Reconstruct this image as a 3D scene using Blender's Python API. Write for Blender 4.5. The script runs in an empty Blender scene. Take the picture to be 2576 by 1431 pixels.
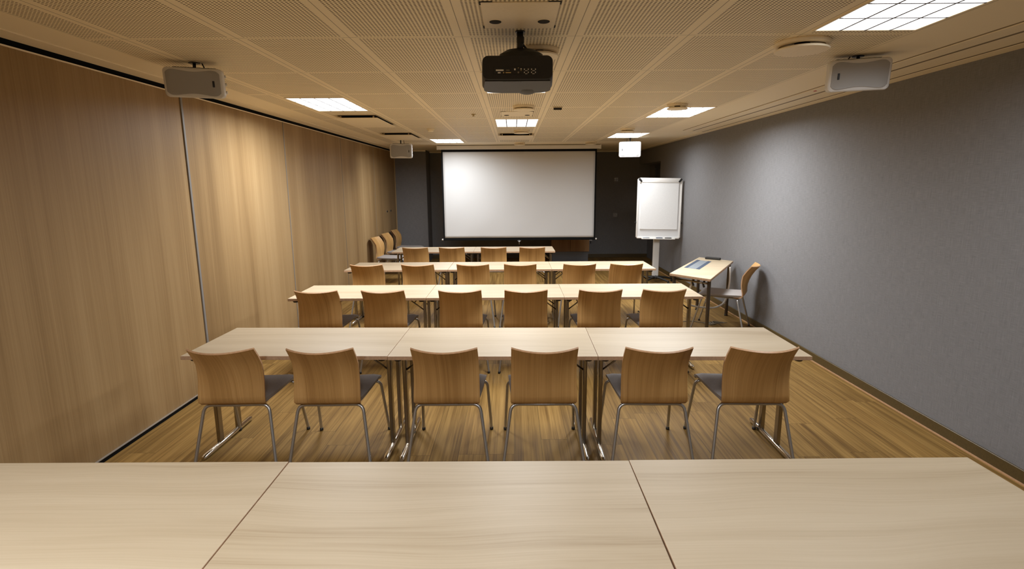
import bpy, bmesh, math, random
from mathutils import Vector, Matrix
random.seed(7)
scene = bpy.context.scene
COL = scene.collection
PI = math.pi

# ------------------------------------------------------------------ helpers
class NT:
    """small node-tree writer"""
    def __init__(self, name):
        self.m = bpy.data.materials.new(name); self.m.use_nodes = True
        self.t = self.m.node_tree; self.t.nodes.clear()
        self.out = self.t.nodes.new('ShaderNodeOutputMaterial')
        self.b = self.t.nodes.new('ShaderNodeBsdfPrincipled')
        self.t.links.new(self.b.outputs[0], self.out.inputs[0])
    def n(self, typ, **kw):
        x = self.t.nodes.new(typ)
        for k, v in kw.items(): setattr(x, k, v)
        return x
    def put(self, sock, v):
        if v is None: return
        if hasattr(v, 'is_linked') or isinstance(v, bpy.types.NodeSocket): self.t.links.new(v, sock)
        else:
            if isinstance(v, tuple) and len(v) == 3 and sock.type == 'RGBA': v = (*v, 1)
            sock.default_value = v
    def math(self, op, a, b=None, c=None):
        x = self.n('ShaderNodeMath', operation=op)
        for i, v in enumerate((a, b, c)): 
            if v is not None: self.put(x.inputs[i], v)
        return x.outputs[0]
    def vmath(self, op, a, b=None):
        x = self.n('ShaderNodeVectorMath', operation=op)
        self.put(x.inputs[0], a)
        if b is not None: self.put(x.inputs[1], b)
        return x.outputs[0]
    def coord(self, which='Object'):
        return self.n('ShaderNodeTexCoord').outputs[which]
    def sep(self, v):
        x = self.n('ShaderNodeSeparateXYZ'); self.put(x.inputs[0], v); return x.outputs
    def comb(self, a, b, c):
        x = self.n('ShaderNodeCombineXYZ')
        for i, v in enumerate((a, b, c)): self.put(x.inputs[i], v)
        return x.outputs[0]
    def noise(self, vec, scale=1., detail=3., rough=.5, dist=0.):
        x = self.n('ShaderNodeTexNoise')
        self.put(x.inputs['Vector'], vec); x.inputs['Scale'].default_value = scale
        x.inputs['Detail'].default_value = detail; x.inputs['Roughness'].default_value = rough
        x.inputs['Distortion'].default_value = dist
        return x.outputs[0]
    def white(self, vec):
        x = self.n('ShaderNodeTexWhiteNoise', noise_dimensions='3D'); self.put(x.inputs[0], vec); return x.outputs[0]
    def ramp(self, fac, stops):
        x = self.n('ShaderNodeValToRGB'); e = x.color_ramp.elements
        while len(e) < len(stops): e.new(.5)
        for i, (p, c) in enumerate(stops):
            e[i].position = p; e[i].color = (*c, 1)
        self.put(x.inputs[0], fac); return x.outputs[0]
    def mix(self, fac, a, b, mode='MIX'):
        x = self.n('ShaderNodeMix', data_type='RGBA', blend_type=mode)
        self.put(x.inputs[0], fac); self.put(x.inputs[6], a); self.put(x.inputs[7], b); return x.outputs[2]
    def mapr(self, v, a, b, c, d):
        x = self.n('ShaderNodeMapRange')
        self.put(x.inputs[0], v)
        for i, q in enumerate((a, b, c, d)): x.inputs[i+1].default_value = q
        return x.outputs[0]
    def bump(self, h, strength=.2, dist=.002):
        x = self.n('ShaderNodeBump'); self.put(x.inputs['Height'], h)
        x.inputs['Strength'].default_value = strength; x.inputs['Distance'].default_value = dist
        self.t.links.new(x.outputs[0], self.b.inputs['Normal'])
    def fin(self, color=None, rough=.5, metal=0., spec=.5, coat=0.):
        self.put(self.b.inputs['Base Color'], color)
        self.put(self.b.inputs['Roughness'], rough)
        self.b.inputs['Metallic'].default_value = metal
        self.b.inputs['Specular IOR Level'].default_value = spec
        self.b.inputs['Coat Weight'].default_value = coat
        return self.m

def plain(name, color, rough=.5, metal=0., spec=.5, grain=.0):
    t = NT(name)
    if grain:
        nz = t.noise(t.coord(), 60, 2)
        c = t.mix(t.mapr(nz, .3, .7, 0, 1), tuple(q*(1-grain) for q in color), tuple(min(1, q*(1+grain)) for q in color))
        return t.fin(c, rough, metal, spec)
    return t.fin(color, rough, metal, spec)

def emit(name, color, strength):
    t = NT(name); e = t.n('ShaderNodeEmission'); e.inputs[0].default_value = (*color, 1); e.inputs[1].default_value = strength
    t.t.links.new(e.outputs[0], t.out.inputs[0]); return t.m

def rand_offset(t, k=37.):
    """per-object offset so that repeats do not share one grain figure"""
    r = t.n('ShaderNodeObjectInfo').outputs['Random']
    return t.comb(t.math('MULTIPLY', r, k), t.math('MULTIPLY', r, k*1.7), t.math('MULTIPLY', r, k*.6))

def wood(name, axis, stops, along=1., across=14., fine=110., rough=.4, spec=.4, figure=.6, tone=0., panel=None, dist=1.0, coat=0., flat=None, warp=0., wide=.35):
    """veneer with grain running along local axis 0/1/2"""
    t = NT(name)
    co = t.coord()
    vec = t.vmath('ADD', co, rand_offset(t))
    s = list(t.sep(vec)); so = t.sep(co)
    if warp:                                    # gently wandering grain, as on sliced veneer
        w = t.noise(t.comb(t.math('MULTIPLY', s[0], 1.1), t.math('MULTIPLY', s[1], 1.6), s[2]), 1, 1, .4)
        s[1] = t.math('ADD', s[1], t.math('MULTIPLY', w, warp))
    if panel:                                   # independent sheets of veneer along y
        pid = t.math('FLOOR', t.math('DIVIDE', t.math('SUBTRACT', so[1], panel[1]), panel[0]))
        rnd = t.white(t.comb(pid, 3.1, 7.7))
        off = t.math('MULTIPLY', rnd, 50.)
    else:
        off = 0.
    def stretched(a, c):
        k = [c, c, c]; k[axis] = a
        if flat is not None: k[flat] = .8
        return t.comb(*[t.math('ADD', t.math('MULTIPLY', s[i], k[i]), off) for i in range(3)])
    broad = t.noise(stretched(along*.35, across*.25), 1, 2, .5, dist)
    mid = t.noise(stretched(along, across), 1, 4, .6, dist*.6)
    fin = t.noise(stretched(along*2.2, fine), 1, 3, .6, .1)
    v = t.math('ADD', t.math('MULTIPLY', broad, wide), t.math('ADD', t.math('MULTIPLY', mid, figure*.6), t.math('MULTIPLY', fin, .35)))
    tot = wide+figure*.6+.35
    v = t.mapr(t.math('DIVIDE', v, tot), .36, .64, 0, 1)
    c = t.ramp(v, stops)
    if panel and tone:
        c = t.mix(1., c, t.mix(rnd, (1-tone,)*3, (1.,)*3), 'MULTIPLY')
    t.bump(fin, .12, .001)
    return t.fin(c, rough, 0, spec, coat)

class MB:
    """collects shapes; build() links them as ONE mesh object"""
    def __init__(self): self.bm = bmesh.new()
    def box(self, x0, x1, y0, y1, z0, z1, bev=0., mat=0, M=None, seg=1):
        r = bmesh.ops.create_cube(self.bm, size=1.)
        T = Matrix.Translation(((x0+x1)/2, (y0+y1)/2, (z0+z1)/2)) @ Matrix.Diagonal((abs(x1-x0), abs(y1-y0), abs(z1-z0), 1))
        bmesh.ops.transform(self.bm, matrix=T, verts=r['verts'])
        fs = {f for v in r['verts'] for f in v.link_faces}
        vs = set(r['verts'])
        if bev:
            es = {e for f in fs for e in f.edges}
            q = bmesh.ops.bevel(self.bm, geom=list(es), offset=bev, segments=seg, profile=.5, affect='EDGES')
            fs = set(q['faces']) | {f for v in q['verts'] for f in v.link_faces}
            vs = {v for f in fs for v in f.verts}
        if M is not None: bmesh.ops.transform(self.bm, matrix=M, verts=list(vs))
        for f in fs: f.material_index = mat
        return self
    def loft(self, loops, cap=True, mat=0, smooth=True):
        rows = [[self.bm.verts.new(p) for p in l] for l in loops]
        n = len(rows[0])
        for a, b in zip(rows, rows[1:]):
            for i in range(n):
                f = self.bm.faces.new((a[i], a[(i+1) % n], b[(i+1) % n], b[i])); f.smooth = smooth; f.material_index = mat
        if cap:
            for r, rev in ((rows[0], True), (rows[-1], False)):
                f = self.bm.faces.new(list(reversed(r)) if rev else r); f.material_index = mat
        return self
    def tube(self, pts, r, n=10, mat=0, cap=True, up=None):
        pts = [Vector(p) for p in pts]
        rr = r if isinstance(r, (list, tuple)) else [r]*len(pts)
        loops = []; prev = None
        for i, p in enumerate(pts):
            d = (pts[min(i+1, len(pts)-1)] - pts[max(i-1, 0)]).normalized()
            if prev is None:
                a = Vector((0, 0, 1)) if abs(d.z) < .9 else Vector((1, 0, 0))
                u = d.cross(a).normalized()
            else:
                u = (prev - d*prev.dot(d)).normalized()
            prev = u; w = d.cross(u)
            loops.append([p + (u*math.cos(2*PI*k/n) + w*math.sin(2*PI*k/n))*rr[i] for k in range(n)])
        return self.loft(loops, cap, mat)
    def lathe(self, prof, c=(0, 0, 0), n=32, mat=0, M=None):
        c = Vector(c)
        loops = []
        for r, z in prof:
            ring = [Vector((r*math.cos(2*PI*k/n), r*math.sin(2*PI*k/n), z)) for k in range(n)]
            loops.append([(M @ p if M is not None else p) + c for p in ring])
        return self.loft(loops, True, mat)
    def quad(self, a, b, c, d, mat=0):
        f = self.bm.faces.new([self.bm.verts.new(p) for p in (a, b, c, d)]); f.material_index = mat; return self
    def build(self, name, mats, parent=None, smooth=None):
        bmesh.ops.recalc_face_normals(self.bm, faces=self.bm.faces[:])
        me = bpy.data.meshes.new(name); self.bm.to_mesh(me); self.bm.free()
        if not isinstance(mats, (list, tuple)): mats = [mats]
        for m in mats: me.materials.append(m)
        if smooth is not None:
            me.polygons.foreach_set('use_smooth', [True]*len(me.polygons))
            me.set_sharp_from_angle(angle=math.radians(smooth))
        o = bpy.data.objects.new(name, me); COL.objects.link(o)
        if parent: o.parent = parent
        return o

def bend(pts, rad=.03, n=5):
    """round the corners of a polyline"""
    pts = [Vector(p) for p in pts]; out = [pts[0]]
    for a, b, c in zip(pts, pts[1:], pts[2:]):
        r = min(rad, (a-b).length*.49, (c-b).length*.49)
        p = b + (a-b).normalized()*r; q = b + (c-b).normalized()*r
        for k in range(n+1):
            s = k/n
            out.append(p*(1-s)**2 + b*2*s*(1-s) + q*s*s)
    out.append(pts[-1]); return out

def rrect(w, h, r, n=6):
    out = []
    for cx, cy, a0 in ((w/2-r, h/2-r, 0), (-w/2+r, h/2-r, PI/2), (-w/2+r, -h/2+r, PI), (w/2-r, -h/2+r, 1.5*PI)):
        for k in range(n+1):
            a = a0 + PI/2*k/n; out.append((cx+r*math.cos(a), cy+r*math.sin(a)))
    return out

def tag(o, label, cat, group=None):
    o['label'] = label; o['category'] = cat
    if group: o['group'] = group
    return o
def empty(name, loc=(0, 0, 0), rz=0.):
    o = bpy.data.objects.new(name, None); COL.objects.link(o)
    o.location = loc; o.rotation_euler = (0, 0, rz); o.empty_display_size = .1; return o
def struct(o): o['kind'] = 'structure'; return o
def copy_tree(o, parent=None):
    c = o.copy(); COL.objects.link(c)
    if parent: c.parent = parent
    for ch in [x for x in bpy.data.objects if x.parent == o]: copy_tree(ch, c)
    return c

# ------------------------------------------------------------------ dimensions (metres; camera stands at the origin, 1.8 m up)
XL, XR, YN, YF, ZC = -2.745, 3.077, -2.2, 13.5, 2.60
TX0, TP = -.272, .619        # ceiling grid
TY0, TQ = 3.17, .93

# ------------------------------------------------------------------ materials
M = {}
M['table'] = wood('pale_oak_laminate', 0, [(0, (.36, .274, .172)), (.35, (.44, .35, .234)), (.65, (.478, .387, .266)), (1, (.515, .424, .298))],
                  along=.55, across=9, fine=120, rough=.44, spec=.32, figure=.9, dist=.9, warp=.16)
M['edge'] = plain('table_edge_band', (.42, .27, .165), .45, grain=.12)
M['oak'] = wood('oak_ply', 2, [(0, (.315, .165, .054)), (.4, (.425, .24, .083)), (.7, (.485, .28, .102)), (1, (.56, .34, .135))],
                along=.5, across=42, fine=300, rough=.40, spec=.3, figure=.6, dist=.1, flat=1)
M['oakedge'] = plain('oak_ply_edge', (.52, .31, .17), .45, grain=.1)
M['wall_wood'] = wood('oak_wall_veneer', 2, [(0, (.235, .144, .062)), (.35, (.305, .194, .087)), (.65, (.355, .233, .109)), (1, (.41, .279, .137))],
                      along=.35, across=9, fine=95, rough=.52, spec=.22, figure=.7, panel=(2.14, .41), tone=.12, dist=.3, wide=.65)
M['cabinet_wood'] = wood('dark_cabinet_oak', 2, [(0, (.20, .10, .035)), (1, (.34, .185, .07))], along=1, across=16, fine=120, rough=.4)
M['chair_metal'] = plain('grey_chair_metal', (.44, .43, .415), .28, .8)
M['chrome'] = plain('chrome', (.72, .69, .64), .13, 1.)
M['darkchrome'] = plain('dark_chrome', (.33, .30, .26), .22, 1.)
M['seat'] = (lambda t: (t.bump(t.noise(t.coord(), 420, 2), .5, .001), t.fin(t.mix(t.noise(t.coord(), 260, 2), (.25, .228, .218), (.40, .37, .355)), .9, 0, .15))[1])(NT('grey_upholstery'))
M['black'] = plain('black_plastic', (.012, .011, .010), .42)
M['blackgap'] = plain('black_track', (.004, .004, .004), .8, spec=.1)
M['blackmatt'] = plain('black_fabric', (.008, .008, .008), .9, spec=.1)
M['projector'] = plain('black_projector_shell', (.013, .011, .009), .5, grain=.1)
M['projunder'] = plain('charcoal_projector_shell', (.021, .018, .014), .5, grain=.08)
M['louvre'] = plain('grey_louvre', (.16, .15, .15), .6)
M['white'] = plain('white_paint', (.80, .78, .74), .45, grain=.02)
M['whiteplastic'] = plain('white_speaker_plastic', (.70, .69, .68), .4)
M['grille'] = plain('grey_speaker_grille', (.36, .355, .35), .6)
M['board'] = plain('white_board', (.74, .74, .735), .35)
M['paper'] = plain('paper', (.78, .778, .765), .8, grain=.02)
M['alu'] = plain('aluminium', (.62, .61, .60), .35, .8)
M['cream'] = plain('cream_metal', (.90, .79, .59), .5, grain=.02)
M['bronze'] = plain('brown_skirting', (.085, .056, .018), .45, grain=.12)
M['door'] = plain('blue_grey_door', (.062, .068, .078), .5, grain=.05)
M['gold'] = plain('gold_contact', (.55, .42, .18), .35, .8)
M['silver'] = plain('silver_panel', (.42, .46, .50), .35, .6)
M['blue'] = plain('slate_blue_strip', (.055, .075, .115), .4)
M['whitecable'] = plain('white_cable', (.80, .78, .74), .4)
M['greycable'] = plain('grey_cable', (.20, .17, .12), .6)
M['darkleg'] = plain('bronze_leg', (.10, .08, .06), .3, .7)
M['groove_shade'] = plain('brown_groove_shade', (.20, .15, .085), .7)
M['seam'] = plain('grey_seam_profile', (.21, .20, .19), .5)
M['tan'] = plain('tan_edge', (.40, .28, .15), .5)
M['greypaint'] = plain('light_grey_paint', (.50, .49, .47), .45)
M['red'] = plain('red_tag', (.5, .03, .02), .5)
M['cabplinth'] = plain('grey_plinth', (.12, .125, .135), .35, .3)
M['lamp'] = emit('lamp_diffuser', (1., 1., 1.), 1.15)
M['hole'] = plain('dark_hole', (.02, .017, .014), .8)

def textile(name, lo, hi):
    t = NT(name); co = t.coord(); s = t.sep(co)
    u = t.math('ADD', s[0], s[1])
    h = t.noise(t.comb(t.math('MULTIPLY', u, 14), t.math('MULTIPLY', s[2], 330), 0.), 1, 3, .6)
    v = t.noise(t.comb(t.math('MULTIPLY', u, 300), t.math('MULTIPLY', s[2], 9), 5.), 1, 3, .6)
    w = t.mapr(t.math('ADD', h, v), .75, 1.25, 0, 1)
    t.bump(w, .25, .001)
    return t.fin(t.mix(w, lo, hi), .88, 0, .2)
M['textile'] = textile('grey_wall_textile', (.165, .163, .167), (.232, .229, .233))
M['textile_dark'] = textile('charcoal_wall_textile', (.18, .177, .176), (.24, .236, .235))

# floor: narrow oak boards running away from the camera
t = NT('oak_boards'); s = t.sep(t.coord())
bw = .19
row = t.math('FLOOR', t.math('DIVIDE', s[0], bw))
rr = t.white(t.comb(row, 1.3, 2.2))
yy = t.math('ADD', s[1], t.math('MULTIPLY', rr, 1.9))
seg = t.math('FLOOR', t.math('DIVIDE', yy, 1.9))
pid = t.white(t.comb(row, seg, 4.4)); off = t.math('MULTIPLY', pid, 40.)
def fv(a, c): return t.comb(t.math('ADD', t.math('MULTIPLY', s[0], c), off), t.math('ADD', t.math('MULTIPLY', s[1], a), off), off)
n1 = t.noise(fv(.75, 30), 1, 4, .65, .5); n2 = t.noise(fv(1.6, 130), 1, 3, .6); n3 = t.noise(fv(.4, 8), 1, 2, .5, .8)
v = t.math('ADD', t.math('MULTIPLY', n1, .55), t.math('ADD', t.math('MULTIPLY', n2, .25), t.math('MULTIPLY', n3, .2)))
c = t.ramp(t.mapr(v, .35, .65, 0, 1), [(0, (.120, .062, .016)), (.33, (.205, .114, .031)), (.62, (.285, .166, .048)), (1, (.375, .228, .072))])
c = t.mix(1., c, t.mix(pid, (.86, .86, .86), (1.06, 1.06, 1.06)), 'MULTIPLY')
fx = t.math('ABSOLUTE', t.math('SUBTRACT', t.math('FRACT', t.math('DIVIDE', s[0], bw)), .5))
fy = t.math('ABSOLUTE', t.math('SUBTRACT', t.math('FRACT', t.math('DIVIDE', yy, 1.9)), .5))
gap = t.math('MAXIMUM', t.math('GREATER_THAN', fx, .5-.0012/bw), t.math('GREATER_THAN', fy, .5-.0012/1.9))
c = t.mix(gap, c, (.085, .05, .016))
t.bump(n2, .15, .001)
M['floor'] = t.fin(c, t.mapr(n1, .3, .7, .5, .62), 0, .15)

# ceiling: perforated metal trays in a cream finish, plain margins
t = NT('perforated_trays'); s = t.sep(t.coord())
CR = (.95, .84, .63)
px_ = t.math('SUBTRACT', s[0], TX0); py_ = t.math('SUBTRACT', s[1], TY0)
def edge_dist(p, pitch):
    f = t.math('FRACT', t.math('DIVIDE', p, pitch))
    return t.math('MULTIPLY', t.math('SUBTRACT', .5, t.math('ABSOLUTE', t.math('SUBTRACT', f, .5))), pitch)
ex, ey = edge_dist(px_, TP), edge_dist(py_, TQ)
HP = .0193
def hole_c(p): return t.math('MULTIPLY', t.math('SUBTRACT', t.math('FRACT', t.math('DIVIDE', p, HP)), .5), HP)
hx, hy = hole_c(px_), hole_c(py_)
d2 = t.math('ADD', t.math('MULTIPLY', hx, hx), t.math('MULTIPLY', hy, hy))
hole = t.math('LESS_THAN', d2, .0057**2)
inside = t.math('MULTIPLY', t.math('GREATER_THAN', ex, .040), t.math('GREATER_THAN', ey, .022))
lim = t.math('MULTIPLY', t.math('GREATER_THAN', s[0], -2.335), t.math('LESS_THAN', s[0], 2.165))
lim = t.math('MULTIPLY', lim, t.math('LESS_THAN', s[1], 10.6))
hole = t.math('MULTIPLY', hole, t.math('MULTIPLY', inside, lim))
jl = t.math('MULTIPLY', t.math('LESS_THAN', t.math('MINIMUM', ex, ey), .0022), t.math('MULTIPLY', lim, 1.))
mg = t.math('LESS_THAN', t.math('MINIMUM', t.math('ABSOLUTE', t.math('ADD', s[0], 2.345)), t.math('ABSOLUTE', t.math('SUBTRACT', s[0], 2.18))), .002)
c = t.mix(hole, CR, (.16, .112, .054))
c = t.mix(t.math('MULTIPLY', t.math('MAXIMUM', jl, mg), .75), c, (.22, .165, .10))
M['ceiling'] = t.fin(c, .55, 0, .3)

# ------------------------------------------------------------------ the room
MB().box(XL-.3, 3.7, YN-.1, YF+.2, -.1, 0).build('floor', M['floor']); struct(bpy.data.objects['floor'])
struct(MB().box(XL-.3, 3.7, YN-.1, YF+.2, ZC, ZC+.1).build('ceiling', M['ceiling']))
struct(MB().box(XL-.2, XL, YN, 12.86, .0, ZC-.04).build('wall_left', M['wall_wood']))
w = MB()
w.box(XR, XR+.6, YN, 11.56, 0, ZC)
w.box(XR, XR+.6, 11.56, YF, 2.27, ZC)
w.box(3.34, XR+.6, 11.56, YF, 0, 2.27)
struct(w.build('wall_right', M['textile']))
struct(MB().box(XL-.2, XR+.6, YF, YF+.15, 0, ZC).build('wall_far', M['textile_dark']))
struct(MB().box(XL-.2, XR+.6, YN-.15, YN, 0, ZC).build('wall_near', M['textile']))
struct(MB().box(XL-.2, -2.01, 12.86, YF, 0, ZC).build('wall_pillar', M['textile']))
# partition track: black slot over the oak panels, thin metal lips
struct(MB().box(XL-.2, XL-.012, YN, 12.86, ZC-.04, ZC).build('trim_1', M['blackgap']))
struct(MB().box(XL, XL+.008, YN, 12.86, ZC-.046, ZC-.038).build('trim_2', M['cream']))
struct(MB().box(XL+.01, -2.60, YN, 12.86, ZC-.006, ZC).build('trim_3', M['cream']))
n = 4
for i, (y, wd, dep) in enumerate(((.41, .008, .006), (2.55, .010, .006), (4.68, .026, .010), (6.71, .011, .006), (8.90, .007, .004), (10.95, .006, .003))):
    struct(MB().box(XL, XL+dep, y-wd/2, y+wd/2, .03, ZC-.047, .002).build('trim_%d' % n, M['seam'])); n += 1
struct(MB().box(XL, XL+.02, 12.82, 12.86, .03, ZC-.047, .003).build('trim_%d' % n, M['tan'])); n += 1
struct(MB().box(XL, XL+.012, YN, 12.86, 0, .026).box(XL, XL+.013, YN, 12.86, .026, .031, mat=1).build('baseboard_left', [M['blackgap'], M['alu']]))
b = MB().box(XR-.014, XR, YN, 11.56, 0, .088, .003).box(XR-.02, XR-.012, YN, 11.56, 0, .010, mat=1)
struct(b.build('baseboard_right', [M['bronze'], M['oakedge']]))
struct(MB().box(-2.01, 3.34, YF-.014, YF, 0, .088, .003).build('baseboard_far', M['bronze']))
# plain cornice strips along the right side and across the far end
struct(MB().box(2.60, 2.735, YN, 8.55, ZC-.008, ZC, .002).box(2.762, 2.945, YN, 8.75, ZC-.008, ZC, .002).box(2.967, XR, YN, 13.4, ZC-.010, ZC, .002).build('trim_%d' % n, M['cream'])); n += 1
struct(MB().box(2.591, 2.600, YN, 8.55, ZC-.002, ZC).box(2.735, 2.762, YN, 8.55, ZC-.0075, ZC).box(2.945, 2.967, YN, 8.75, ZC-.0075, ZC).build('trim_%d' % n, M['groove_shade'])); n += 1  # flush dark strips stand in for the shade in the track grooves
struct(MB().box(-2.01, XR, YF-.05, YF, ZC-.03, ZC, .003).box(XL, -2.01, 12.83, 12.86, ZC-.03, ZC, .003).build('trim_%d' % n, M['cream'])); n += 1
d = MB().box(3.30, 3.34, 11.75, 12.75, 0, 2.15, .004).build('door_1', M['door']); struct(d)
MB().box(3.285, 3.34, 11.68, 11.75, 0, 2.22, .004).box(3.285, 3.34, 12.75, 12.82, 0, 2.22, .004).box(3.285, 3.34, 11.75, 12.75, 2.15, 2.22, .004).build('door_frame', M['door'], d)
MB().tube(bend([(3.30, 12.65, 1.02), (3.255, 12.65, 1.02), (3.255, 12.53, 1.02)], .02), .009, 8).build('door_handle', M['chrome'], d)

# ------------------------------------------------------------------ chairs
def back_profile():
    # (local y, z) of the shell's centre line from under the pad to the top edge
    k = [(-.17, .438), (-.215, .436), (-.250, .441), (-.276, .462), (-.284, .498), (-.287, .54), (-.294, .59), (-.310, .645), (-.336, .705), (-.374, .765), (-.424, .822)]
    return k
def shell(mb):
    prof = back_profile(); NU = 12; th = .0058
    def half(k):
        z = prof[k][1]
        if k <= 1: return .19
        if k == 2: return .203
        return .209 - .006*(k-3)/(len(prof)-4)
    front = []; back = []
    for k, (y, z) in enumerate(prof):
        a = prof[max(k-1, 0)]; c = prof[min(k+1, len(prof)-1)]
        tx, tz = c[0]-a[0], c[1]-a[1]; L = math.hypot(tx, tz); ny, nz = tz/L, -tx/L      # faces the sitter
        sag = .076*max(0., min(1., (z-.445)/.26))
        rowf, rowb = [], []
        for i in range(NU+1):
            u = -1+2*i/NU; x = u*half(k)
            yy = y + sag*u*u; zz = z + (.010*u*u if k == len(prof)-1 else .006*u*u*max(0, k-6)/4)
            rowf.append(Vector((x, yy+ny*th, zz+nz*th))); rowb.append(Vector((x, yy-ny*th, zz-nz*th)))
        front.append(rowf); back.append(rowb)
    bm = mb.bm
    F = [[bm.verts.new(p) for p in r] for r in front]; B = [[bm.verts.new(p) for p in r] for r in back]
    def q(a, b, c, d, m=0):
        f = bm.faces.new((a, b, c, d)); f.smooth = True; f.material_index = m
    R = len(F)
    for k in range(R-1):
        for i in range(NU):
            q(F[k][i], F[k][i+1], F[k+1][i+1], F[k+1][i]); q(B[k][i+1], B[k][i], B[k+1][i], B[k+1][i+1])
        q(F[k][0], F[k+1][0], B[k+1][0], B[k][0], 1); q(F[k+1][NU], F[k][NU], B[k][NU], B[k+1][NU], 1)
    for i in range(NU):
        q(F[R-1][i], F[R-1][i+1], B[R-1][i+1], B[R-1][i], 1); q(F[0][i+1], F[0][i], B[0][i], B[0][i+1], 1)
    return mb
def seat_pad(mb):
    # upholstered pad: rounded outline, waterfall front edge
    ys = [-.268, -.255, -.215, -.12, 0, .10, .17, .215, .245, .262, .268]
    zt = [.466, .474, .474, .470, .468, .469, .468, .462, .450, .434, .424]
    zb = [.452, .447, .444, .444, .444, .445, .444, .440, .430, .418, .412]
    hw = [.185, .198, .205, .212, .219, .224, .227, .228, .227, .222, .212]
    NU = 10; bm = mb.bm; T = []; B = []
    for y, a, b, h in zip(ys, zt, zb, hw):
        rt, rb = [], []
        for i in range(NU+1):
            u = -1+2*i/NU
            dish = .006*(u*u) - (.010 if i in (0, NU) else 0)
            rt.append(bm.verts.new((u*h, y, a+dish))); rb.append(bm.verts.new((u*(h-.004), y, b)))
        T.append(rt); B.append(rb)
    def q(a, b, c, d):
        f = bm.faces.new((a, b, c, d)); f.smooth = True
    R = len(T)
    for k in range(R-1):
        for i in range(NU):
            q(T[k][i], T[k][i+1], T[k+1][i+1], T[k+1][i]); q(B[k][i+1], B[k][i], B[k+1][i], B[k+1][i+1])
        q(T[k][0], T[k+1][0], B[k+1][0], B[k][0]); q(T[k+1][NU], T[k][NU], B[k][NU], B[k+1][NU])
    for i in range(NU):
        q(T[R-1][i], T[R-1][i+1], B[R-1][i+1], B[R-1][i]); q(T[0][i+1], T[0][i], B[0][i], B[0][i+1])
    return mb
def make_chair():
    root = empty('conference_chair')
    seat_pad(MB()).build('seat', M['seat'], root, 50)
    shell(MB()).build('backrest', [M['oak'], M['oakedge']], root, 50)
    r = .0105
    for sx in (-1, 1):
        lg = MB().tube(bend([(0, .185, .418), (sx*.232, .185, .424), (sx*.254, .300, .012)], .045), r).build('leg', M['chair_metal'], root, 60)
        MB().lathe([(.012, 0), (.0135, .004), (.0125, .022)], (sx*.2537, .299, 0), 12).build('foot_glide', M['black'], lg)
        lg = MB().tube(bend([(0, -.215, .416), (sx*.205, -.215, .418), (sx*.262, -.318, .012)], .05), r).build('leg', M['chair_metal'], root, 60)
        MB().lathe([(.012, 0), (.0135, .004), (.0125, .022)], (sx*.2615, -.317, 0), 12).build('foot_glide', M['black'], lg)
    fr = MB()
    for sx in (-1, 1): fr.tube([(sx*.135, -.215, .420), (sx*.135, .185, .424)], .009, 8)
    fr.box(-.135, .135, -.03, .0, .414, .426)
    fr.build('under_frame', M['chair_metal'], root)
    return root

chair0 = make_chair(); used = [False]
GR = {2: 'chairs at the nearest full row of tables', 3: 'chairs at the second row of tables', 4: 'chairs at the third row of tables', 5: 'chairs at the front row before the screen', 0: 'spare chairs along the oak wall'}
def chair(x, y, rz, label, group=None):
    c = chair0 if not used[0] else copy_tree(chair0)
    used[0] = True
    c.location = (x, y, 0); c.rotation_euler = (0, 0, rz)
    tag(c, label, 'chair', group); return c
ORD6 = ['leftmost', 'second from left', 'third from left', 'third from right', 'second from right', 'rightmost']
rows = {
 2: ([-1.795, -1.185, -.424, .187, .884, 1.520], 3.515, -.005, 'oak-backed grey chair, %s of six at the nearest chairs, tucked under its table'),
 3: ([-1.870, -1.235, -.506, .115, .823, 1.417], 5.365, -.006, 'oak-backed grey chair, %s of six in the second row of chairs'),
 4: ([-1.840, -1.203, -.506, .089, .828, 1.412], 7.060, -.006, 'oak-backed grey chair, %s of six in the third row of chairs'),
}
ROT = {2: [.03, .02, 0., 0., -.02, -.03], 3: [.01, 0, 0, .01, -.01, 0], 4: [0, .01, 0, -.01, 0, 0]}
for k, (xs, y0, dy, lab) in rows.items():
    for i, x in enumerate(xs):
        chair(x, y0+dy*i, ROT[k][i], lab % ORD6[i], GR[k])
for i, x in enumerate([-1.562, -.980, -.312, .302]):
    chair(x, 8.93-.012*i, 0., 'oak-backed chair, %s of four at the short table row by the screen' % ['leftmost', 'second from left', 'second from right', 'rightmost'][i], GR[5])
for (y, rz, lab) in ((10.30, -PI/2-.12, 'chair against the oak wall, nearest of three facing into the room'),
                     (11.14, -PI/2-.10, 'chair against the oak wall, middle of three facing into the room'),
                     (12.04, -PI/2-.06, 'chair against the oak wall, farthest of three, beside the grey pillar')):
    chair(-2.29, y, rz, lab, GR[0])
chair(2.615, 6.70, math.radians(60), 'oak-backed chair turned aside, tucked under the small angled table by the grey wall')

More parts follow.
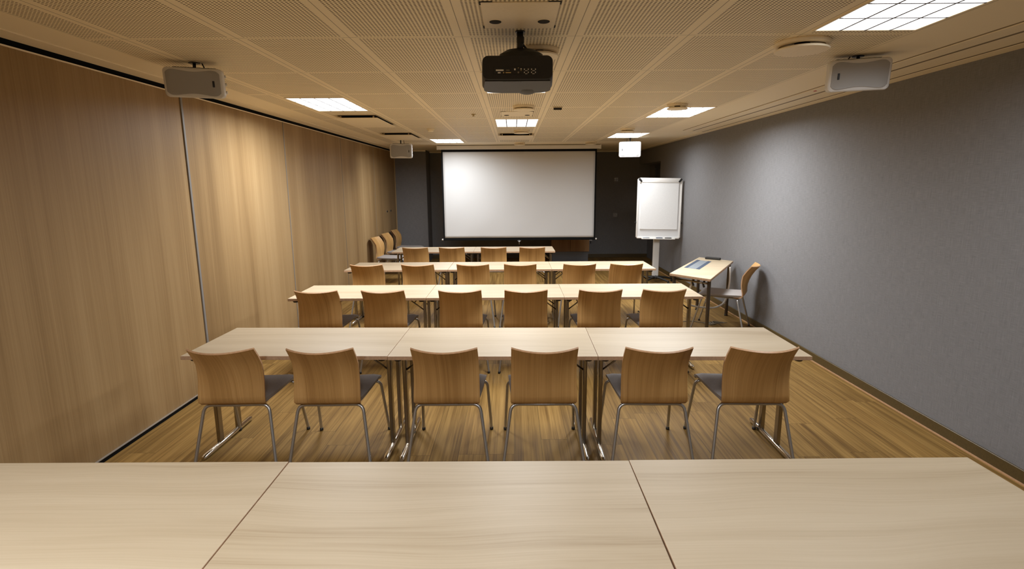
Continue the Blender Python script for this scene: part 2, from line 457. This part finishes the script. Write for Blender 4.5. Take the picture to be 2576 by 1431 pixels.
# ------------------------------------------------------------------ folding tables
TW, TD, TH, TT = 1.327, .70, .74, .026
def make_table():
    root = empty('folding_table')
    mb = MB().box(-TW/2, TW/2, -TD/2, TD/2, TH-TT, TH, .0025, seg=2)
    for f in mb.bm.faces:
        f.normal_update()
        if abs(f.normal.z) < .5: f.material_index = 1
    mb.build('tabletop', [M['table'], M['edge']], root)
    for sx in (-1, 1):
        x = sx*(TW/2-.052)
        lg = MB()
        for y in (-.10, .145): lg.box(x-.013, x+.013, y-.026, y+.026, .034, TH-TT-.012, .004)
        lg.box(x-.03, x+.03, -.20, .25, TH-TT-.012, TH-TT, .003)
        l = lg.build('leg', M['darkchrome'], root)
        MB().tube([(x, -.325, .019), (x, -.30, .021), (x, .30, .021), (x, .325, .019)], [.013, .0185, .0185, .013], 12).build('foot_bar', M['chrome'], l, 60)
        br = MB()
        for y in (-.10, .145):
            br.tube([(x-sx*.010, y, .565), (x-sx*.20, y, TH-TT-.004)], .0065, 8)
        br.tube([(x-sx*.10, -.10, .645), (x-sx*.10, .145, .645)], .005, 8)
        br.build('brace', M['darkchrome'], l)
        MB().lathe([(.022, 0), (.026, .006), (.026, .016), (.018, .022)], (x, -.285, TH-TT-.022), 14).build('latch', M['black'], l)
    return root
table0 = make_table(); tused = [False]
def table(x, y, rz, label, group):
    o = table0 if not tused[0] else copy_tree(table0)
    tused[0] = True
    o.location = (x, y, 0); o.rotation_euler = (0, 0, rz); tag(o, label, 'table', group); return o
P3 = ['left end', 'middle', 'right end']
def trow(x0, ys, rz, lab, group, names, gap=.002):
    for i, (y, nm) in enumerate(zip(ys, names)):
        table(x0+TW/2+i*(TW+gap), y, rz[i] if isinstance(rz, list) else rz, lab % nm, group)
trow(-2.212, [1.615, 1.610, 1.618], [0., 0., .006], 'pale oak table, %s of nearest row, cut by photo bottom', 'tables of the nearest row', P3, .004)
trow(-2.122, [3.655, 3.625, 3.600], -.018, 'pale oak folding table, %s of the row behind the nearest chairs', 'tables of the second row', P3)
trow(-2.168, [5.440, 5.437, 5.434], -.002, 'pale oak folding table, %s of the third row from the camera', 'tables of the third row', P3)
trow(-2.165, [7.200, 7.197, 7.194], -.002, 'pale oak folding table, %s of the fourth row from the camera', 'tables of the fourth row', P3)
trow(-1.975, [9.10, 9.10], 0., 'pale oak folding table, %s half of the short row under the screen', 'tables of the short row', ['left', 'right'])

# the small angled table beside the grey wall, its cable box and the things on and under it
ct = [Vector(p) for p in ((1.86, 6.385), (2.195, 5.955), (3.025, 7.40), (2.695, 7.82))]      # near-left, near-right, far-right, far-left
cen = sum(ct, Vector((0, 0)))/4
SZ = .752
st = empty('side_table', (cen.x, cen.y, 0)); tag(st, 'small angled table with inset cable box, near the grey wall', 'table')
loc = [p-cen for p in ct]
mb = MB(); mb.loft([[Vector((p.x, p.y, SZ-.028)) for p in loc], [Vector((p.x, p.y, SZ)) for p in loc]], smooth=False)
bmesh.ops.bevel(mb.bm, geom=mb.bm.edges[:], offset=.003, segments=2, affect='EDGES')
for f in mb.bm.faces:
    f.normal_update(); f.material_index = 1 if abs(f.normal.z) < .5 else 0
mb.build('tabletop', [M['table'], M['edge']], st)
for k, s_ in ((0, .86), (1, .86), (2, .86), (3, .86)):
    p = loc[k]*s_
    lg = MB().tube([(p.x, p.y, .012), (p.x, p.y, SZ-.028)], .021, 14).build('leg', M['darkleg'], st, 60)
    MB().lathe([(.024, 0), (.024, .012), (.02, .02)], (p.x, p.y, 0), 14).build('foot_glide', M['black'], lg)
a, b2 = loc[0]*.86, loc[1]*.86
MB().tube([(a.x, a.y, SZ-.075), (b2.x, b2.y, SZ-.075)], .012, 8).build('rail', M['darkchrome'], st)
a, b2 = loc[3]*.86, loc[2]*.86
MB().tube([(a.x, a.y, SZ-.075), (b2.x, b2.y, SZ-.075)], .012, 8).build('rail', M['darkchrome'], st)
lv = MB()
p = loc[1]*.86; e1 = (loc[0]-loc[1]).normalized()
for q in (.05, .19):
    c_ = p + e1*q
    lv.tube(bend([(c_.x, c_.y, SZ-.03), (c_.x+e1.x*.03, c_.y+e1.y*.03, SZ-.085), (c_.x+e1.x*.01, c_.y+e1.y*.01, SZ-.125)], .03), .012, 8)
lv.build('latch', M['black'], st)
# cable box: follows the long side of the table
eL = (loc[2]-loc[1]).normalized(); eS = (loc[0]-loc[1]).normalized()
o_ = (Vector((2.30, 6.66)) - cen)
def cbq(mb, l0, l1, s0, s1, z0, z1, mat=0):
    pts = [o_+eL*l+eS*s for l, s in ((l0, s0), (l1, s0), (l1, s1), (l0, s1))]
    mb.loft([[Vector((p.x, p.y, z0)) for p in pts], [Vector((p.x, p.y, z1)) for p in pts]], smooth=False, mat=mat)
cb = MB(); cbq(cb, 0, .80, -.01, .215, SZ-.02, SZ+.002); cbx = cb.build('cable_box', M['silver'], st)
cb = MB(); cbq(cb, .005, .795, -.005, .04, SZ+.001, SZ+.004); cbq(cb, .005, .795, .165, .21, SZ+.001, SZ+.004); cb.build('trim_strip', M['blue'], cbx)
rm = MB(); rx = Matrix.Translation((2.80, 7.555, SZ+.016)) @ Matrix.Rotation(math.atan2(-.41, .36)+.15, 4, 'Z')
rm.box(-.105, .105, -.026, .026, -.016, .016, .008, M=rx, seg=3)
tag(rm.build('remote_control', M['black']), 'black handheld remote lying on the small angled table', 'remote')
cbl = MB().tube(bend([(2.16, 6.40, SZ-.03), (2.10, 6.45, .42), (2.20, 6.66, .30), (2.42, 6.85, .225), (2.66, 6.97, .19), (2.80, 7.02, .25), (2.86, 7.06, .50), (2.84, 7.04, SZ-.03)], .12, 6), .012, 10)
tag(cbl.build('hanging_cable', M['whitecable'], smooth=60), 'thick white cable drooping below the small angled table', 'cable')
pts = []
for k in range(60):
    a_ = k*.42; rr_ = .05+.012*math.sin(k*1.3)
    pts.append((2.56+.003*k*.5+rr_*1.6*math.cos(a_), 6.86-.001*k+rr_*math.sin(a_), .006+.0006*k))
pts = [(2.24, 6.98, .006), (2.34, 7.02, .006), (2.44, 6.95, .006)] + pts
tag(MB().tube(pts, .0045, 6).build('floor_cable', M['greycable'], smooth=60), 'thin coiled cable lying on the floor beneath the small angled table', 'cable')

# ------------------------------------------------------------------ ceiling luminaires
def make_lum():
    root = empty('ceiling_light')
    W, L = .53, .88
    fr = MB(); z0, z1 = -.006, .0
    fr.box(-W/2-.012, -W/2, -L/2-.012, L/2+.012, z0, z1).box(W/2, W/2+.012, -L/2-.012, L/2+.012, z0, z1)
    fr.box(-W/2, W/2, -L/2-.012, -L/2, z0, z1).box(-W/2, W/2, L/2, L/2+.012, z0, z1)
    fr.build('frame', M['cream'], root)
    MB().box(-W/2, W/2, -L/2, L/2, -.003, -.001).build('light_panel', M['lamp'], root)
    g = MB()
    for i in range(1, 4):
        x = -W/2+W*i/4; g.box(x-.0055, x+.0055, -L/2, L/2, -.0070, -.0045)
        y = -L/2+L*i/4; g.box(-W/2, W/2, y-.0055, y+.0055, -.0070, -.0045)
    g.build('louvre', M['louvre'], root)
    return root
LUM = [(.055, 7.39, 'lit ceiling light above the middle of the room, in front of the screen'),
       (-1.82, 5.65, 'lit ceiling light above the left of the room, by the oak wall'),
       (-1.19, 10.25, 'small far ceiling light at the left, beside the screen housing'),
       (1.885, 6.425, 'lit ceiling light partly behind a round valve, above the right side'),
       (1.915, 9.33, 'far right ceiling light just above the white loudspeaker'),
       (.035, 4.56, 'ceiling light hidden behind the projector, only its far corners showing'),
       (1.875, 2.64, 'big near ceiling light cut off by the top right of the photo'),
       ]
FILL = [(.055, -.55), (-1.82, .2)]          # two unseen fill lights added to brighten near tables and chair backs
lum0 = make_lum(); first = True
POWER = 47.
def lamp(x, y, p):
    l = bpy.data.lights.new('luminaire_lamp', 'AREA'); l.shape = 'RECTANGLE'; l.size = .5; l.size_y = .85
    l.energy = p; l.spread = math.radians(168); l.color = (.93, .965, 1.)
    o = bpy.data.objects.new('luminaire_lamp', l); COL.objects.link(o); o.location = (0, 0, -.0035); return o
PW = [.58, .80, .70, 1.06, .50, .52, .24, .92, .80]
for i, (x, y, lab) in enumerate(LUM + [(a, b, None) for a, b in FILL]):
    o = lum0 if first else copy_tree(lum0)
    first = False
    o.location = (x, y, ZC)
    if lab and 'hidden' in lab: o.scale.x = .955
    tag(o, lab or 'added fill light behind the camera', 'light', 'ceiling lights')
    if lab is None: o['label'] = ['added unseen fill light over the middle behind the camera', 'added unseen fill light by the oak wall behind the camera'][i-len(LUM)]
lums = [o for o in bpy.data.objects if o.name.startswith('ceiling_light')]
for i, o in enumerate(sorted(lums, key=lambda q: q.name)):
    la = lamp(0, 0, POWER*PW[i]); la.parent = o

# ------------------------------------------------------------------ round exhaust valves, panels, detectors on the ceiling
def valve(x, y, r, drop, label):
    root = empty('round_air_valve', (x, y, ZC)); tag(root, label, 'air valve', 'round air valves')
    MB().lathe([(r*.98, 0), (r, -.006), (r*.97, -.020), (r*.82, -.024), (r*.82, -.006)], n=40).build('collar', M['cream'], root, 40)
    MB().lathe([(r*.28, -.004), (r*.26, -drop)], n=20).build('stem', M['hole'], root, 40)
    MB().lathe([(r*.5, -drop+.012), (r*.92, -drop+.004), (r*.985, -drop-.002), (r*.95, -drop-.008), (r*.5, -drop-.012), (.01, -drop-.013)], n=40).build('disc', M['cream'], root, 40)
    return root
valve(1.675, 3.335, .150, .042, 'large round air valve under the near right light')
valve(.155, 3.47, .130, .036, 'round air valve half hidden behind the projector')
valve(.117, 5.84, .115, .036, 'round air valve overlapping the ceiling plate, beyond the projector')
valve(.135, 8.42, .118, .034, 'round air valve between the middle light and the square panel')
valve(1.69, 5.80, .105, .040, 'round air valve overlapping the right-hand light')
valve(1.69, 8.25, .105, .040, 'round air valve overlapping the far right light')
valve(1.50, 10.72, .110, .036, 'round air valve near the right end of the screen housing')
valve(.135, 10.80, .105, .036, 'round air valve over the centre of the screen housing')

def sq_panel(x, y, w, l, drop, label):
    root = empty('drop_panel_diffuser', (x, y, ZC)); tag(root, label, 'air diffuser', 'square air diffusers')
    MB().box(-w/2, w/2, -l/2, l/2, -drop-.006, -drop, .003).build('panel', M['cream'], root)
    MB().box(-w/2+.03, w/2-.03, -l/2+.03, l/2-.03, -.004, 0).build('opening', M['hole'], root)
    h = MB()
    for a in (-1, 1):
        for b in (-1, 1): h.box(a*(w/2-.06)-.008, a*(w/2-.06)+.008, b*(l/2-.06)-.008, b*(l/2-.06)+.008, -drop, -.004)
    h.build('hanger', M['cream'], root)
sq_panel(-1.80, 6.98, .50, 1.02, .030, 'square drop panel diffuser on the left, nearer of two')
sq_panel(-1.80, 9.10, .50, .95, .030, 'square drop panel diffuser on the left, farther of two')
sq_panel(.055, 9.25, .56, .80, .032, 'square drop panel diffuser in the middle before the screen')

def access_plate(x, y, s, label):
    root = empty('ceiling_plate', (x, y, ZC)); tag(root, label, 'ceiling plate', 'ceiling plates')
    MB().box(-.178, .178, -.2, .2, -.005, -.001, .002).build('cover', M['cream'], root)
    c = MB()
    for a in (-1, 1):
        c.box(a*.180-.005, a*.180+.005, -.205, -.165, -.0035, -.0005); c.box(a*.180-.005, a*.180+.005, .165, .205, -.0035, -.0005)
        c.box(a*.150-.025, a*.150+.025, .200, .207, -.003, -.0005); c.box(a*.150-.025, a*.150+.025, -.207, -.200, -.003, -.0005)
    c.build('corner_slot', M['hole'], root)
    for a in (-1, 1):
        MB().lathe([(.026, -.0085), (.030, -.0065), (.030, -.004)], (a*.120, .085, 0), 24).build('socket_hole', M['hole'], root)
access_plate(.038, 2.795, 1, 'plate with two dark holes right above the projector')
access_plate(.052, 6.46, 1, 'small far plate with two dark holes beyond the projector')
sm = empty('smoke_detector', (-1.175, 8.06, ZC)); tag(sm, 'round white smoke detector near the far left light', 'smoke detector')
MB().lathe([(.055, 0), (.056, -.012), (.050, -.016)], n=24).build('base', M['cream'], sm, 40)
MB().lathe([(.042, -.016), (.045, -.030), (.030, -.044), (.008, -.046)], n=24).build('sensor_head', M['cream'], sm, 40)
sp = empty('sprinkler', (-.448, 6.48, ZC)); tag(sp, 'tiny ceiling sprinkler left of the ceiling plate', 'sprinkler')
MB().lathe([(.030, 0), (.030, -.004), (.012, -.008), (.009, -.020)], n=18).build('rose', M['gold'], sp, 40)
MB().lathe([(.010, -.022), (.018, -.024), (.018, -.027), (.004, -.028)], n=18).build('deflector', M['gold'], sp, 40)
ms = empty('motion_sensor', (.475, 5.95, ZC)); tag(ms, 'small dark ceiling sensor right of the round valve', 'sensor')
MB().box(-.052, .052, -.03, .03, -.010, 0, .003).build('base', M['cream'], ms)
MB().box(-.044, .044, -.033, -.012, -.030, -.010, .004).build('lens', M['hole'], ms)
tag(MB().box(2.640, 2.656, 4.96, 4.99, ZC-.012, ZC-.0075, .001).build('red_tag', M['red']), 'tiny red tag stuck on the right ceiling strip', 'tag')

# ------------------------------------------------------------------ loudspeakers
def speaker(x, y, zc, W, Hh, D, rz, tilt, mir, label, ceil=ZC):
    root = empty('loudspeaker', (x, y, zc), 0); tag(root, label, 'loudspeaker', 'white ceiling loudspeakers')
    R_ = Matrix.Rotation(rz, 4, 'Z') @ Matrix.Rotation(tilt, 4, 'X')
    def lp(scale_w, scale_h, yy, r=.028, waist=0.):
        out = []
        for a, b in rrect(W*scale_w, Hh*scale_h, r):
            if waist:
                u = a/(W*scale_w/2); kk = waist*(.5+.5*math.cos(PI*u))*(1 if b > 0 else -1)*min(1, abs(b)/(Hh*scale_h*.35))
                b -= kk
            out.append(R_ @ Vector((a, yy, b)))
        return out
    MB().loft([lp(.90, .88, -D*.5), lp(.97, .97, -D*.47), lp(1, 1, -D*.38), lp(1, 1, -D*.05), lp(.95, .94, D*.1), lp(.74, .70, D*.5)]).build('cabinet', M['whiteplastic'], root, 50)
    def gl(kw, kh, yy):
        w2, h2, N = W*kw/2, Hh*kh/2, 28; top = []
        for q in range(N+1):
            u = -1+2*q/N
            e = 1-abs(u)**9*.30                       # rounded ends
            top.append((u*w2, h2*e*(1-.20*(.5+.5*math.cos(PI*u)))))
        pts = top + [(a, -b) for a, b in reversed(top)]
        return [R_ @ Vector((a, yy, b)) for a, b in pts]
    g = MB().loft([gl(.90, .90, -D*.49), gl(.90, .90, -D*.525), gl(.885, .88, -D*.535)])
    gr = g.build('grille', M['grille'], root, 40)
    k = MB().box(mir*W*.34-.006, mir*W*.34+.006, -D*.556, -D*.53, -.022-.0, .016, .001, M=R_)
    k.build('badge', M['black'], gr)
    tm = MB()
    for q in range(3):
        tm.lathe([(.010, 0), (.010, .012)], (0, 0, 0), 10, M=R_ @ Matrix.Translation((mir*W*.485, D*.02, -Hh*.28+.05*q)) @ Matrix.Rotation(PI/2, 4, 'Y'))
    tm.build('terminal', M['whiteplastic'], root)
    top = ceil-zc
    br = MB()
    br.box(-W*.36, W*.36, -.015, .015, Hh*.5-.002, Hh*.5+.005, M=R_)
    br.tube([R_ @ Vector((0, 0, Hh*.5)), Vector((0, 0, top-.004))], .010, 10)
    br.tube([R_ @ Vector((mir*.06, 0, Hh*.5)), Vector((mir*.05, 0, top-.004))], .004, 6)
    br.lathe([(.035, top-.005), (.035, top)], (0, 0, 0), 18)
    br.build('bracket', M['black'], root)
    return root
speaker(-2.085, 3.76, 2.473, .345, .184, .17, math.radians(18), math.radians(8), 1, 'grey-white loudspeaker at the near left, over the oak wall')
speaker(2.225, 3.70, 2.482, .35, .194, .17, math.radians(-18), math.radians(8), -1, 'grey-white loudspeaker at the near right, below the big light')
speaker(-1.95, 9.75, 2.395, .385, .245, .18, math.radians(12), math.radians(4), 1, 'grey loudspeaker at the far left, in front of the grey pillar')
speaker(2.08, 9.90, 2.405, .380, .265, .18, math.radians(-12), math.radians(4), -1, 'bright white loudspeaker at the far right, above the flipchart')

# ------------------------------------------------------------------ projector
pj = empty('projector', (.028, 3.07, 2.335)); tag(pj, 'black projector hanging from the middle of the ceiling', 'projector')
PWd, PDp, PHt = .368, .30, .118
def plp(y, w=1., z0=0., z1=PHt, r=.028):
    return [Vector((a, y, z0+(z1-z0)/2+b)) for a, b in rrect(PWd*w, z1-z0, min(r, (z1-z0)*.45))]
MB().loft([plp(-.118, .975, .004), plp(-.112, .99, .0), plp(.10, 1.06, -.002), plp(.17, 1.08, -.002), plp(.215, 1.05, -.001), plp(.245, .98, .003), plp(.265, .86, .010), plp(.278, .66, .02, PHt-.02)]).build('body', M['projector'], pj, 45)
MB().loft([[Vector((x, y, z)) for x, y in ((-.170, -.106), (.170, -.106), (.186, .10), (.188, .165), (.182, .205), (.166, .232), (.140, .252), (.09, .266), (-.09, .266), (-.140, .252), (-.166, .232), (-.182, .205), (-.188, .165), (-.186, .10))] for z in (-.0055, -.001)], smooth=False).build('underside', M['projunder'], pj)
MB().loft([[Vector((.058+a*math.cos(2*PI*k/32), y, .050+b*math.sin(2*PI*k/32))) for k in range(32)] for y, a, b in ((.10, .05, .035), (.16, .082, .060), (.262, .086, .066), (.292, .078, .060), (.30, .05, .04))]).build('lens_housing', M['projunder'], pj, 40)
MB().lathe([(.150, .0), (.146, .035), (.10, .056)], (.02, .02, PHt-.002), 28, M=Matrix.Diagonal((.80, .60, 1, 1))).build('mount_plate', M['black'], pj, 40)
mt = MB().tube([(.015, 0, PHt+.02), (.015, 0, ZC-2.335)], .017, 12).tube(bend([(.015, 0, PHt+.10), (.055, .02, PHt+.055), (.10, .03, PHt+.018)], .03), .006, 8)
mt.box(-.002, .036, -.016, .016, PHt+.080, PHt+.125, .008)
mt.lathe([(.026, ZC-2.335-.006), (.026, ZC-2.335)], (.015, 0, 0), 20)
mt.build('ceiling_mount', M['black'], pj)
cp = MB().box(-.125, .105, -.1205, -.117, .028, .062, .001).build('connector_panel', M['black'], pj)
pt = MB(); yb = -.1235
def port(x, z, w, h, mat): pt.box(x-w/2, x+w/2, yb, -.1195, z-h/2, z+h/2, mat=mat)
port(-.092, .046, .040, .007, 0); port(-.050, .046, .018, .004, 2); port(-.014, .050, .008, .008, 0)
port(-.095, .034, .014, .006, 0); port(-.072, .034, .006, .006, 1); port(-.048, .034, .028, .005, 1)
for x in (.045, .082):
    for z in (.050, .035):
        for sx in (-1, 1): port(x+sx*.010, z, .004, .006, 0)
        port(x, z-.007, .012, .002, 0)
port(.018, .052, .006, .005, 0); port(.018, .045, .004, .004, 1); port(.004, .035, .008, .008, 2); port(.004, .057, .005, .003, 1)
pt.build('port', [M['white'], M['gold'], M['greycable']], cp)
MB().box(-.078, .02, -.09, -.086, -.0070, -.0055).build('label_plate', M['darkchrome'], pj)

# ------------------------------------------------------------------ projection screen
scn = empty('projection_screen', (.127, 11.35, 0)); tag(scn, 'large pulled-down white projection screen with black border', 'projection screen')
hs = MB().box(-1.66, 1.66, -.05, .05, 2.512, 2.590, .010, seg=2).build('housing', M['white'], scn)
MB().box(-1.655, 1.655, -.02, .02, 2.59, ZC).build('hanger', M['black'], hs)  # full-width black strip paints in the shadow gap above the housing
for sx in (-1, 1): MB().box(sx*1.66-.008, sx*1.66+.008, -.052, .052, 2.508, 2.594, .003).build('end_cap', M['white'], hs)
sh = MB(); bm = sh.bm; NX, NZ = 60, 36
x0, x1, z0, z1 = -1.553, 1.557, .715, 2.466
def ripple(x, z):
    q = max(0, 1-(z-.7)/1.2)
    return .0035*q*math.sin(x*3.1+z*5.2+1)+.002*q*math.sin(x*7.3-z*8.) + .0015*math.sin(x*1.3+z*2.)
V = [[bm.verts.new((x0+(x1-x0)*i/NX, ripple(x0+(x1-x0)*i/NX, z0+(z1-z0)*k/NZ), z0+(z1-z0)*k/NZ)) for i in range(NX+1)] for k in range(NZ+1)]
for k in range(NZ):
    for i in range(NX):
        f = bm.faces.new((V[k][i], V[k][i+1], V[k+1][i+1], V[k+1][i])); f.smooth = True
sheet = sh.build('screen_fabric', M['board'], scn)
M['screen'] = plain('matt_screen_white', (.62, .617, .61), .85, spec=.1); sheet.data.materials[0] = M['screen']
m_ = sheet.modifiers.new('thickness', 'SOLIDIFY'); m_.thickness = .002
MB().box(x0-.032, x0, .002, .006, z0-.02, 2.515).box(x1, x1+.032, .002, .006, z0-.02, 2.515).box(x0, x1, .002, .006, z1, 2.515).box(x0, x1, .002, .006, z0-.045, z0).build('border', M['blackmatt'], scn)
MB().box(x0-.035, x1+.035, -.008, .014, z0-.055, z0-.022, .004).build('bottom_bar', M['blackmatt'], scn)
for sx, xx in ((-1, x0-.05), (1, x1+.05)):
    MB().lathe([(.018, -.014), (.018, .014)], (xx, 0, z0-.035), 14, M=Matrix.Rotation(PI/2, 4, 'Y')).build('end_knob', M['white'], scn)
MB().tube([(-.0, -.004, z0-.05), (0, -.004, z0-.145)], .006, 8).tube(bend([(-.030, -.004, z0-.060), (-.022, -.004, z0-.075), (0, -.004, z0-.092)], .01), .006, 8).tube(bend([(.030, -.004, z0-.060), (.022, -.004, z0-.075), (0, -.004, z0-.092)], .01), .006, 8).build('pull_handle', M['alu'], scn)

# ------------------------------------------------------------------ low cabinet behind the screen, wall plates, handles
cb = empty('low_cabinet', (1.325, 12.75, 0)); tag(cb, 'low dark oak cabinet on a grey plinth, seen below the screen', 'cabinet')
MB().box(-.44, .44, -.19, .19, .265, .80, .003).build('carcass', M['cabinet_wood'], cb)
for a, b3 in ((-.438, -.003), (.003, .438)):
    MB().box(a, b3, -.208, -.19, .268, .797, .002).build('door', M['cabinet_wood'], cb)
MB().box(-.42, .42, -.165, .18, 0, .265, .002).build('plinth', M['cabplinth'], cb)
def socket(x, z, label):
    r = empty('wall_socket', (x, YF, z)); tag(r, label, 'wall socket', 'sockets on the far wall')
    MB().loft([[Vector((a, y, b)) for a, b in rrect(.096, .096, .012)] for y in (-.010, 0)], smooth=False).build('plate', M['grille'], r)
    c = MB()
    for a in (-1, 1):
        for b in (-1, 1): c.box(a*.021-.014, a*.021+.014, -.0115, -.0095, b*.021-.014, b*.021+.014, .001)
    c.build('insert', M['darkchrome'], r)
socket(2.524, 1.913, 'upper of two small square sockets on the dark far wall')
socket(2.523, 1.054, 'lower of two small square sockets on the dark far wall')
r = empty('cable_outlet', (1.93, YF, .452)); tag(r, 'small white outlet beside the low cabinet, under the screen corner', 'outlet')
MB().box(-.035, .035, -.030, 0, -.03, .04, .006).build('plate', M['white'], r)
MB().tube([(0, -.02, -.03), (.0, -.02, -.10)], .008, 8).build('plug', M['black'], r)
for y, lab in ((11.89, 'small dark panel lock on the oak wall, nearer of two'), (12.24, 'small dark panel lock on the oak wall, farther of two')):
    r = empty('panel_lock', (XL-.002, y, 1.25)); tag(r, lab, 'lock', 'locks on the oak wall')
    MB().box(0, .005, -.013, .013, -.024, .024, .002).build('escutcheon', M['alu'], r)
    MB().box(.005, .024, -.009, .009, -.019, .019, .003).build('turn_knob', M['black'], r)

# ------------------------------------------------------------------ flipchart
fc = empty('flipchart', (2.63, 9.95, 0)); tag(fc, 'white flipchart easel with paper pad on a five-star base', 'flipchart')
hub = MB().lathe([(.05, .07), (.055, .085), (.05, .12), (.035, .135)], n=24).build('hub', M['black'], fc, 40)
for k in range(5):
    a = math.radians(-132+72*k)
    dx, dy = math.cos(a), math.sin(a)
    f = MB().tube([(dx*.03, dy*.03, .105), (dx*.18, dy*.18, .09), (dx*.345, dy*.345, .062)], [.026, .021, .016], 10).build('leg', M['black'], fc, 60)
    MB().lathe([(.024, -.013), (.027, 0), (.024, .013)], (dx*.345, dy*.345, .027), 16, M=Matrix.Rotation(a, 4, 'Z') @ Matrix.Rotation(PI/2, 4, 'X')).build('caster', M['black'], f)
MB().loft([[Vector((a, b, z)) for a, b in rrect(.115, .07, .02)] for z in (.13, 1.0)]).build('pole', M['greypaint'], fc, 60)
BW, BH = .80, 1.08
TB = Matrix.Translation((.0, -.085, 1.365)) @ Matrix.Rotation(math.radians(1.1), 4, 'Y') @ Matrix.Rotation(math.radians(-4), 4, 'X')
def bl(w, h, y, r=.03): return [TB @ Vector((a, y, b)) for a, b in rrect(w, h, r)]
bd = MB().loft([bl(BW-.01, BH-.01, .022), bl(BW-.01, BH-.01, -.004)], smooth=False).build('board', M['board'], fc)
fr = MB()
for a, b, c_, d_ in ((-BW/2, -BW/2+.028, -BH/2+.02, BH/2-.02), (BW/2-.028, BW/2, -BH/2+.02, BH/2-.02)):
    fr.box(a, b, -.014, .024, c_, d_, .006, M=TB, seg=2)
fr.box(-BW/2+.02, BW/2-.02, -.016, .026, -BH/2, -BH/2+.030, .006, M=TB, seg=2)
fr.build('frame', M['white'], fc, 40)
MB().box(-BW/2+.03, BW/2-.03, -.030, .020, BH/2-.085, BH/2, .008, M=TB, seg=2).build('clamp_bar', M['white'], fc, 40)
for sx in (-1, 1):
    MB().box(-.019, .019, -.036, -.012, -.040, .040, .009, M=TB @ Matrix.Translation((sx*(BW/2-.044), 0, BH/2-.042)) @ Matrix.Rotation(sx*math.radians(38), 4, 'Y'), seg=2).build('clamp_knob', M['black'], fc, 40)
    MB().box(sx*(BW/2+.012)-.012, sx*(BW/2+.012)+.012, -.01, .02, -.27, -.235, .004, M=TB).build('side_arm', M['black'], fc)
MB().box(-.335, .335, -.022, -.0045, -BH/2+.165, BH/2-.06, .002, M=TB).build('paper_pad', M['paper'], fc)
ty = MB().box(-.30, .30, -.055, -.012, -BH/2-.012, -BH/2+.004, .003, M=TB).build('pen_tray', M['white'], fc)
MB().box(-.06, .06, .02, .06, -.40, .25, .006, M=TB).build('rear_bracket', M['black'], fc)
for q, (xx, mt_) in enumerate(((.02, 'blue'), (.18, 'black'), (-.22, 'silver'))):
    pp = MB().lathe([(.008, -.06), (.009, -.055), (.009, .045), (.006, .06)], (0, 0, 0), 12, M=TB @ Matrix.Translation((xx, -.036, -BH/2+.013)) @ Matrix.Rotation(PI/2, 4, 'Y')).build('marker_pen', M[mt_], None, 50)
    pp.location = (2.63, 9.95, 0)
    tag(pp, ['blue marker in the middle of the flipchart tray', 'dark marker at the right of the flipchart tray', 'pale marker at the left of the flipchart tray'][q], 'marker', 'markers on the flipchart tray')

# ------------------------------------------------------------------ world, camera, view
wd = bpy.data.worlds.new('World'); scene.world = wd; wd.use_nodes = True
wd.node_tree.nodes['Background'].inputs[0].default_value = (.02, .018, .015, 1)
wd.node_tree.nodes['Background'].inputs[1].default_value = 0.2
cam = bpy.data.cameras.new('camera'); co = bpy.data.objects.new('camera', cam); COL.objects.link(co)
cam.sensor_fit = 'HORIZONTAL'; cam.sensor_width = 36; cam.lens = 36*1365/2576
cam.clip_start = .05; cam.clip_end = 60
th = math.atan(250.5/1365)
R = Matrix.Rotation(.0027, 4, 'Z') @ Matrix.Rotation(PI/2-th, 4, 'X') @ Matrix.Rotation(-.0065, 4, 'Z')
co.matrix_world = Matrix.Translation((0, 0, 1.8)) @ R
scene.camera = co
vs = scene.view_settings
vs.view_transform = 'Standard'; vs.look = 'None'; vs.gamma = 1; vs.use_curve_mapping = False; vs.exposure = .86
scene.display_settings.display_device = 'sRGB'
cy = scene.cycles
cy.max_bounces = 10; cy.diffuse_bounces = 6; cy.glossy_bounces = 4; cy.use_denoising = True
cy.sample_clamp_indirect = 4.; cy.caustics_reflective = False; cy.caustics_refractive = False
